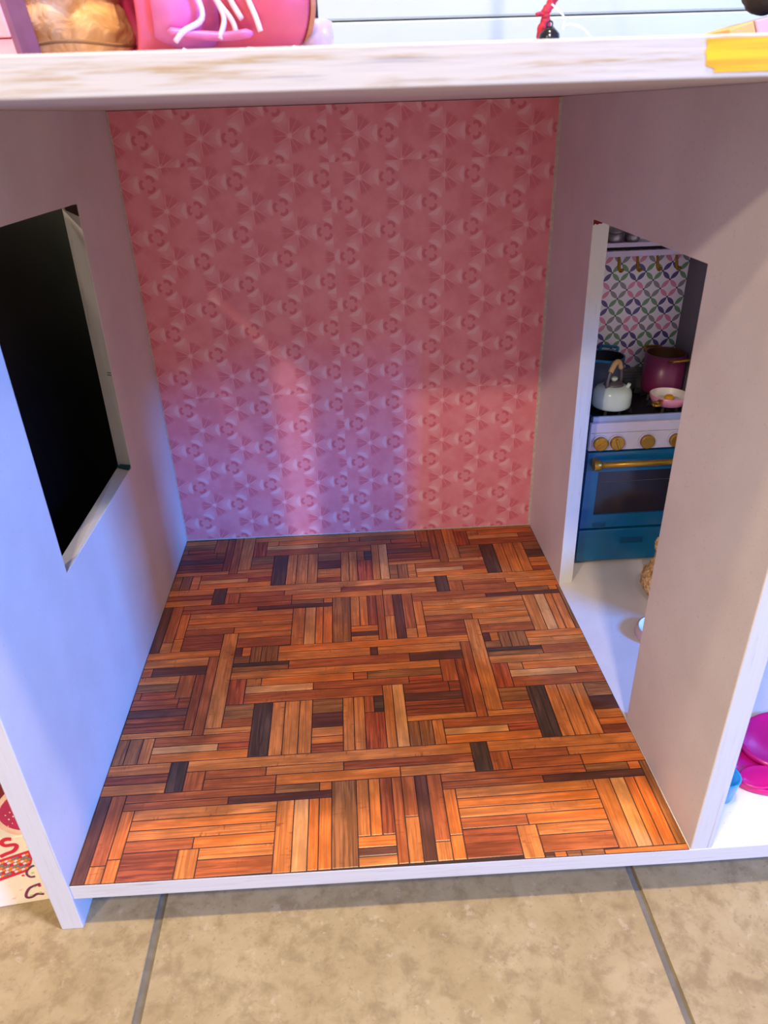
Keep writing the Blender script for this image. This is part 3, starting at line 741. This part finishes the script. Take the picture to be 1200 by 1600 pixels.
def strip(pts, w, y0=.0296, n=5):
    P = smooth_path([(a, 0, b) for a, b in pts], n); bm = B(); L, R = [], []
    for i, p in enumerate(P):
        t_ = (P[min(i + 1, len(P) - 1)] - P[max(i - 1, 0)]).normalized(); nn = Vector((-t_.z, 0, t_.x)) * w / 2
        L.append(p + nn); R.append(p - nn)
    rows = [[bm.verts.new((q.x, yy, q.z)) for q in (a, b) for yy in (y0, .0302)] for a, b in zip(L, R)]
    for a, b in zip(rows, rows[1:]):
        bm.faces.new((a[0], a[2], b[2], b[0])); bm.faces.new((a[0], b[0], b[1], a[1])); bm.faces.new((a[2], a[3], b[3], b[2]))
    return bm
obj('letter_s', strip(Spts, .0034), REDP, pk)['label'] = 'crimson letter S printed on cream'
obj('print_band', one(prism_y, [(-.150, -.0200), (-.0340, .0088), (-.0340, .0118), (-.150, -.0165)], .0297, .0302), REDP, pk)
obj('brick_ground', one(prism_y, [(-.150, -.0440), (-.0470, -.0150), (-.0400, -.0060), (-.0345, .0085), (-.150, -.0190)], .02985, .0302), REDP, pk)
cols = [ORG, GRYP, WHITE, REDP, ORG, WHITE, GRYP]; bmesh_by = {}
for rw in range(6):
    for c_ in range(16):
        X = -.082 + c_ * .0029 + (rw % 2) * .0013; Z = .0004 + (X + .0622) * .25 - rw * .0031
        if X > -.0395 - rw * .0006: continue
        m_ = cols[(c_ * 2 + rw * 3) % 7]
        obj('print_brick', one(prism_y, [(X, Z - .0005), (X + .0027, Z + .0005), (X + .0025, Z + .0026), (X - .0002, Z + .0016)], .0296, .0302), m_, pk)
obj('print_curl', strip([(-.0385, -.0085), (-.0420, -.0100), (-.0456, -.0140), (-.0466, -.0184), (-.0447, -.0219), (-.0412, -.0222)], .0018), PURP, pk)
obj('print_curl', strip([(-.0395, -.0325), (-.0448, -.0338), (-.0497, -.0365), (-.0537, -.0430), (-.0540, -.0475), (-.0500, -.0478), (-.0452, -.0450), (-.0400, -.0466)], .0022), PURP, pk)
for (X, Z, m_) in ((-.0420, -.0172, LIME), (-.0445, -.0348, LIME), (-.0408, -.0352, REDP), (-.0500, -.0455, LIME), (-.0424, -.0440, LIME), (-.0395, -.0085, BLUEP), (-.0498, -.0185, REDP), (-.0560, -.0360, PEACH), (-.0640, -.0455, PEACH)):
    obj('print_fleck', one(prism_y, ell(X, Z, .0013, .0010, 10), .0296, .0301), m_, pk)
pk.rotation_euler = (0, 0, math.radians(6))

# ------------------------------------------------------------------ things lying on the roof
SALM = plain('salmon_pink_card', srgb(244, 150, 148), .5, var=.04); AUB = plain('dark_mauve_card', srgb(120, 70, 92), .5)
t = thing('pink_box', (.0, .167, RT), 'salmon pink box with dark mauve side at the left end of the roof', 'box')
bm = B(); hexa(bm, [(-.050, .150, RT), (.0605, .150, RT), (.0605, .184, RT), (-.050, .184, RT), (-.050, .150, .5735), (.0592, .150, .5735), (.0592, .184, .5735), (-.050, .184, .5735)])
obj('tray', bm, SALM, t, bevel=.0008)
bm = B(); hexa(bm, [(-.051, .149, .5742), (.0585, .149, .5742), (.0585, .185, .5742), (-.051, .185, .5742), (-.051, .149, .6400), (.0500, .149, .6400), (.0500, .185, .6400), (-.051, .185, .6400)])
obj('lid', bm, SALM, t, bevel=.0008)
bm = B(); hexa(bm, [(.0607, .150, RT), (.0640, .150, RT), (.0640, .184, RT), (.0607, .184, RT), (.0503, .150, .6400), (.0535, .150, .6400), (.0535, .184, .6400), (.0503, .184, .6400)])
obj('side_flap', bm, AUB, t)
TAN = Mat('tan_crumpled_fabric', srgb(226, 178, 110), .7)
n1 = TAN.noise(TAN.coord(), 45, 4, .6, 1.0)
TAN.color(TAN.mix(n1.step(.3, .7), srgb(190, 140, 82), srgb(216, 174, 138))); TAN.bump(n1, .8, .004); TAN = TAN.mat
bd = thing('fabric_bundle', (.077, .218, RT), 'tan crumpled fabric bundle on the roof between pink box and boot', 'bundle')
lumpy('cloth', [((.066, .218, .5830), .0270, (.90, 1, 1)), ((.089, .218, .5815), .0250, (.92, 1, 1)), ((.0775, .218, .612), .032, (1, .9, 1)), ((.077, .218, .640), .026, (1, .9, 1))], TAN, .002, .007, .016, bd)
STR = plain('brown_string', srgb(128, 92, 62), .7)
obj('tie_string', one(tube, [(.0772 + .036 * math.cos(a), .2175 + .031 * math.sin(a), .5735 + .001 * math.sin(3 * a)) for a in [i * 2 * math.pi / 40 for i in range(41)]], .0011, 8), STR, bd)
# pink laced roller boot lying on its side: opening left, sole and wheels right
BPK = plain('pink_boot_leather', srgb(196, 76, 100), .4, var=.08, scale=30); BIN = plain('deep_pink_lining', srgb(196, 30, 96), .6); TNG = plain('orchid_tongue', srgb(200, 100, 160), .5); LACE = plain('white_lace', srgb(222, 190, 204), .6); SOLE = plain('brown_sole', srgb(178, 110, 72), .5); WHL = plain('pearl_wheel', srgb(186, 164, 190), .3, coat=.3)
bt = thing('roller_boot', (.18, .205, RT), 'pink laced doll roller boot lying on its side on the roof', 'boot')
RY = Matrix.Rotation(math.radians(90), 4, 'Y'); bz = RT + .0365; by = .205
bm = B(); rows = []
prof = [(.1255, .0330), (.1245, .0350), (.1265, .0362), (.135, .0352), (.150, .0335), (.170, .0335), (.190, .0345), (.205, .0350), (.2200, .0345), (.2240, .0330)]
for X, rad in prof:
    row = []
    for i in range(56):
        a = 2 * math.pi * i / 56; Y, Z = rad * math.cos(a), rad * math.sin(a)
        k = max(0, min(1, (X - .165) / .03)); k = k * k * (3 - 2 * k)
        if Y < 0: Y *= 1 + 1.0 * k                     # the toe reaches towards the front
        row.append(bm.verts.new((X, by + .012 + Y, bz + Z)))
    rows.append(row)
for a, b in zip(rows, rows[1:]):
    for i in range(56): bm.faces.new((a[i], a[(i + 1) % 56], b[(i + 1) % 56], b[i])).smooth = True
bm.faces.new(rows[-1]); obj('upper', bm, BPK, bt)
obj('lining', one(lathe, [(.0331, .1256), (.0315, .130), (.0300, .165), (.0010, .170)], (0, by + .012, bz), 48, 0, RY, cap=False), BIN, bt)
bm = B(); lathe(bm, [(.0012, .1330), (.0175, .1345), (.0215, .150), (.0215, .172), (.002, .176)], (0, by - .012, bz - .002), 32, 0, RY); obj('tongue', bm, TNG, bt)
# eyelet flap along the front of the shaft
bm = B(); tube(bm, smooth_path([(.1400, by - .0290, bz - .0160), (.152, by - .0330, bz - .0175), (.172, by - .0400, bz - .0190), (.186, by - .0520, bz - .018)], 5), [.0012] + [.0055] * 14 + [.002], 12, 0, .45); obj('eyelet_flap', bm, TNG, bt)
for pts in ([(.150, by - .034, bz + .012), (.158, by - .037, bz + .002), (.160, by - .038, bz - .010), (.148, by - .037, bz - .0165), (.1430, by - .034, bz - .0215)],
            [(.166, by - .036, bz + .014), (.168, by - .040, bz + .002), (.172, by - .043, bz - .010), (.168, by - .043, bz - .0205)],
            [(.164, by - .037, bz + .010), (.170, by - .041, bz - .002), (.176, by - .045, bz - .011), (.178, by - .046, bz - .019)],
            [(.174, by - .041, bz + .014), (.176, by - .045, bz), (.181, by - .049, bz - .011)],
            [(.1830, by - .047, bz + .014), (.185, by - .051, bz), (.188, by - .054, bz - .010), (.190, by - .055, bz - .0175)],
            [(.146, by - .036, bz - .0260), (.150, by - .037, bz - .028), (.156, by - .036, bz - .0300)]):
    obj('lace', one(tube, smooth_path(pts, 5), .0016, 10), LACE, bt)
bm = B(); rows = []
for X in (.2240, .2272):
    row = []
    for i in range(56):
        a = 2 * math.pi * i / 56; Y, Z = .0338 * math.cos(a), .0338 * math.sin(a)
        if Y < 0: Y *= 2.0
        row.append(bm.verts.new((X, by + .012 + Y, bz + Z)))
    rows.append(row)
for i in range(56): bm.faces.new((rows[0][i], rows[0][(i + 1) % 56], rows[1][(i + 1) % 56], rows[1][i]))
bm.faces.new(rows[0][::-1]); bm.faces.new(rows[1]); obj('sole', bm, SOLE, bt)
for wy in (by - .036, by + .022):
    ax = obj('axle', one(tube, [(.2335, wy, bz - .024), (.2335, wy, bz + .024)], .0028, 12), IRON, bt)
    obj('axle_block', one(box, .2272, .2345, wy - .004, wy + .004, bz - .005, bz + .005), IRON, bt)
    for s in (-1, 1):
        zc = bz + s * .0175
        wb_ = obj('wheel', one(lathe, [(.0070, -.0085), (.0105, -.0070), (.0112, 0), (.0105, .0070), (.0070, .0085)], (.2345, wy, zc), 32), WHL, bt)
bt.rotation_euler = (0, 0, math.radians(24)); bt.location.x -= .009
TIS = plain('pink_white_tissue', srgb(246, 218, 214), .7, var=.06)
bm = B(); gridv = []
for i in range(22):
    row = []
    for j in range(7):
        X = .176 + .0032 * i; Y = .108 + .006 * j
        e = min(i, 21 - i, 3) / 3 * min(j, 6 - j, 2) / 2
        row.append(bm.verts.new((X + .002 * math.sin(j * 1.7), Y, RT + .0006 + e * (.0050 + .0032 * math.sin(i * .8 + j)))))
    gridv.append(row)
for i in range(21):
    for j in range(6): bm.faces.new((gridv[i][j], gridv[i + 1][j], gridv[i + 1][j + 1], gridv[i][j + 1])).smooth = True
bmesh.ops.solidify(bm, geom=bm.faces[:], thickness=.0005)
tag(obj('tissue_paper', bm, TIS), 'pink-white crumpled tissue on the roof in front of the boot', 'tissue')
# red cord with a dark bell, thread beside it
CORD = plain('crimson_cord', srgb(168, 16, 50), .7, var=.2, scale=300, bump=.4)
t = thing('hanging_cord', (.386, .2, RT), 'crimson cord with a dark bell standing on the roof before the pale wall', 'cord')
pth = smooth_path([(.3852, .2000, .5650), (.3838, .2000, .5735), (.3865, .2005, .5800), (.3860, .2010, .5840), (.3900, .2030, .5890), (.3945, .206, .600), (.4010, .245, .640), (.4140, .420, .780), (.4280, .598, .925)], 6)
obj('cord', one(tube, pth, [.0029 + .0003 * math.sin(i * 1.9) for i in range(len(pth))], 10), CORD, t)
obj('cord', one(tube, smooth_path([(.3885, .199, .5600), (.3890, .199, .5700), (.3880, .1995, .5790), (.3868, .2000, .5830)], 6), .0016, 8), CORD, t)
obj('cord_tail', one(tube, smooth_path([(.3862, .200, .5820), (.3825, .199, .5832), (.3795, .198, .5825)], 5), .0012, 8), CORD, t)
BELL = plain('dark_bell_metal', srgb(60, 62, 74), .16, .85)
bl = obj('bell', one(lathe, [(.0020, .5556), (.0062, .5585), (.0074, .5650), (.0066, .5715), (.0025, .5755)], (.3878, .1935, 0), 28), BELL, t)
obj('bell_ring', one(tube, [(.3878 + .0018 * math.cos(a), .1935, .5768 + .0018 * math.sin(a)) for a in [i * math.pi / 8 for i in range(17)]], .0005, 8), BELL, bl)
THR = plain('white_thread', (.85, .86, .86), .6)
tag(obj('thread', one(tube, smooth_path([(.3885, .1955, .5878), (.3930, .195, .5845), (.3978, .195, .5795), (.3968, .195, .5742), (.3985, .196, .5762), (.405, .199, .5768), (.4140, .200, .5730), (.4230, .201, .5640), (.428, .203, RT + .0005)], 6), .00055, 8), THR), 'thin white thread looped beside the crimson cord', 'thread')
# peach felt and black toy at the right end
FELT = plain('peach_felt', srgb(226, 158, 96), .8, var=.05); MFELT = plain('mauve_felt', srgb(190, 156, 166), .8, var=.05)
t = thing('felt_pad', (.54, .215, RT), 'folded peach and mauve felt under the black toy on the roof', 'felt')
bm = B(); hexa(bm, [(.5145, .195, RT), (.5345, .195, RT), (.5400, .250, RT), (.5200, .250, RT), (.5075, .192, .5710), (.5235, .192, .5755), (.5265, .250, .5755), (.5130, .250, .5720)])
obj('peach_fold', bm, FELT, t, bevel=.001)
bm = B(); hexa(bm, [(.5348, .195, RT), (.6000, .195, RT), (.6000, .250, RT), (.5402, .250, RT), (.5240, .192, .5757), (.6000, .192, .5900), (.6000, .250, .5900), (.5270, .250, .5757)])
obj('mauve_fold', bm, MFELT, t, bevel=.001)
BFUR = plain('black_plush', (.008, .008, .01), .75, var=.3)
t = thing('black_toy', (.545, .22, .584), 'black rounded toy standing on the felt at the right roof end', 'toy')
lumpy('body', [((.5425, .220, .5970), .0165, (1, 1, 1)), ((.5300, .216, .6030), .0105, (1, 1, 1)), ((.5560, .222, .6040), .0150, (1, 1, 1)), ((.5360, .222, .6200), .0150, (1, 1, 1)), ((.5550, .222, .626), .0160, (1, 1, 1)), ((.5480, .220, .5905), .0110, (1, 1, .8))], BFUR, .0016, .003, .006, t)
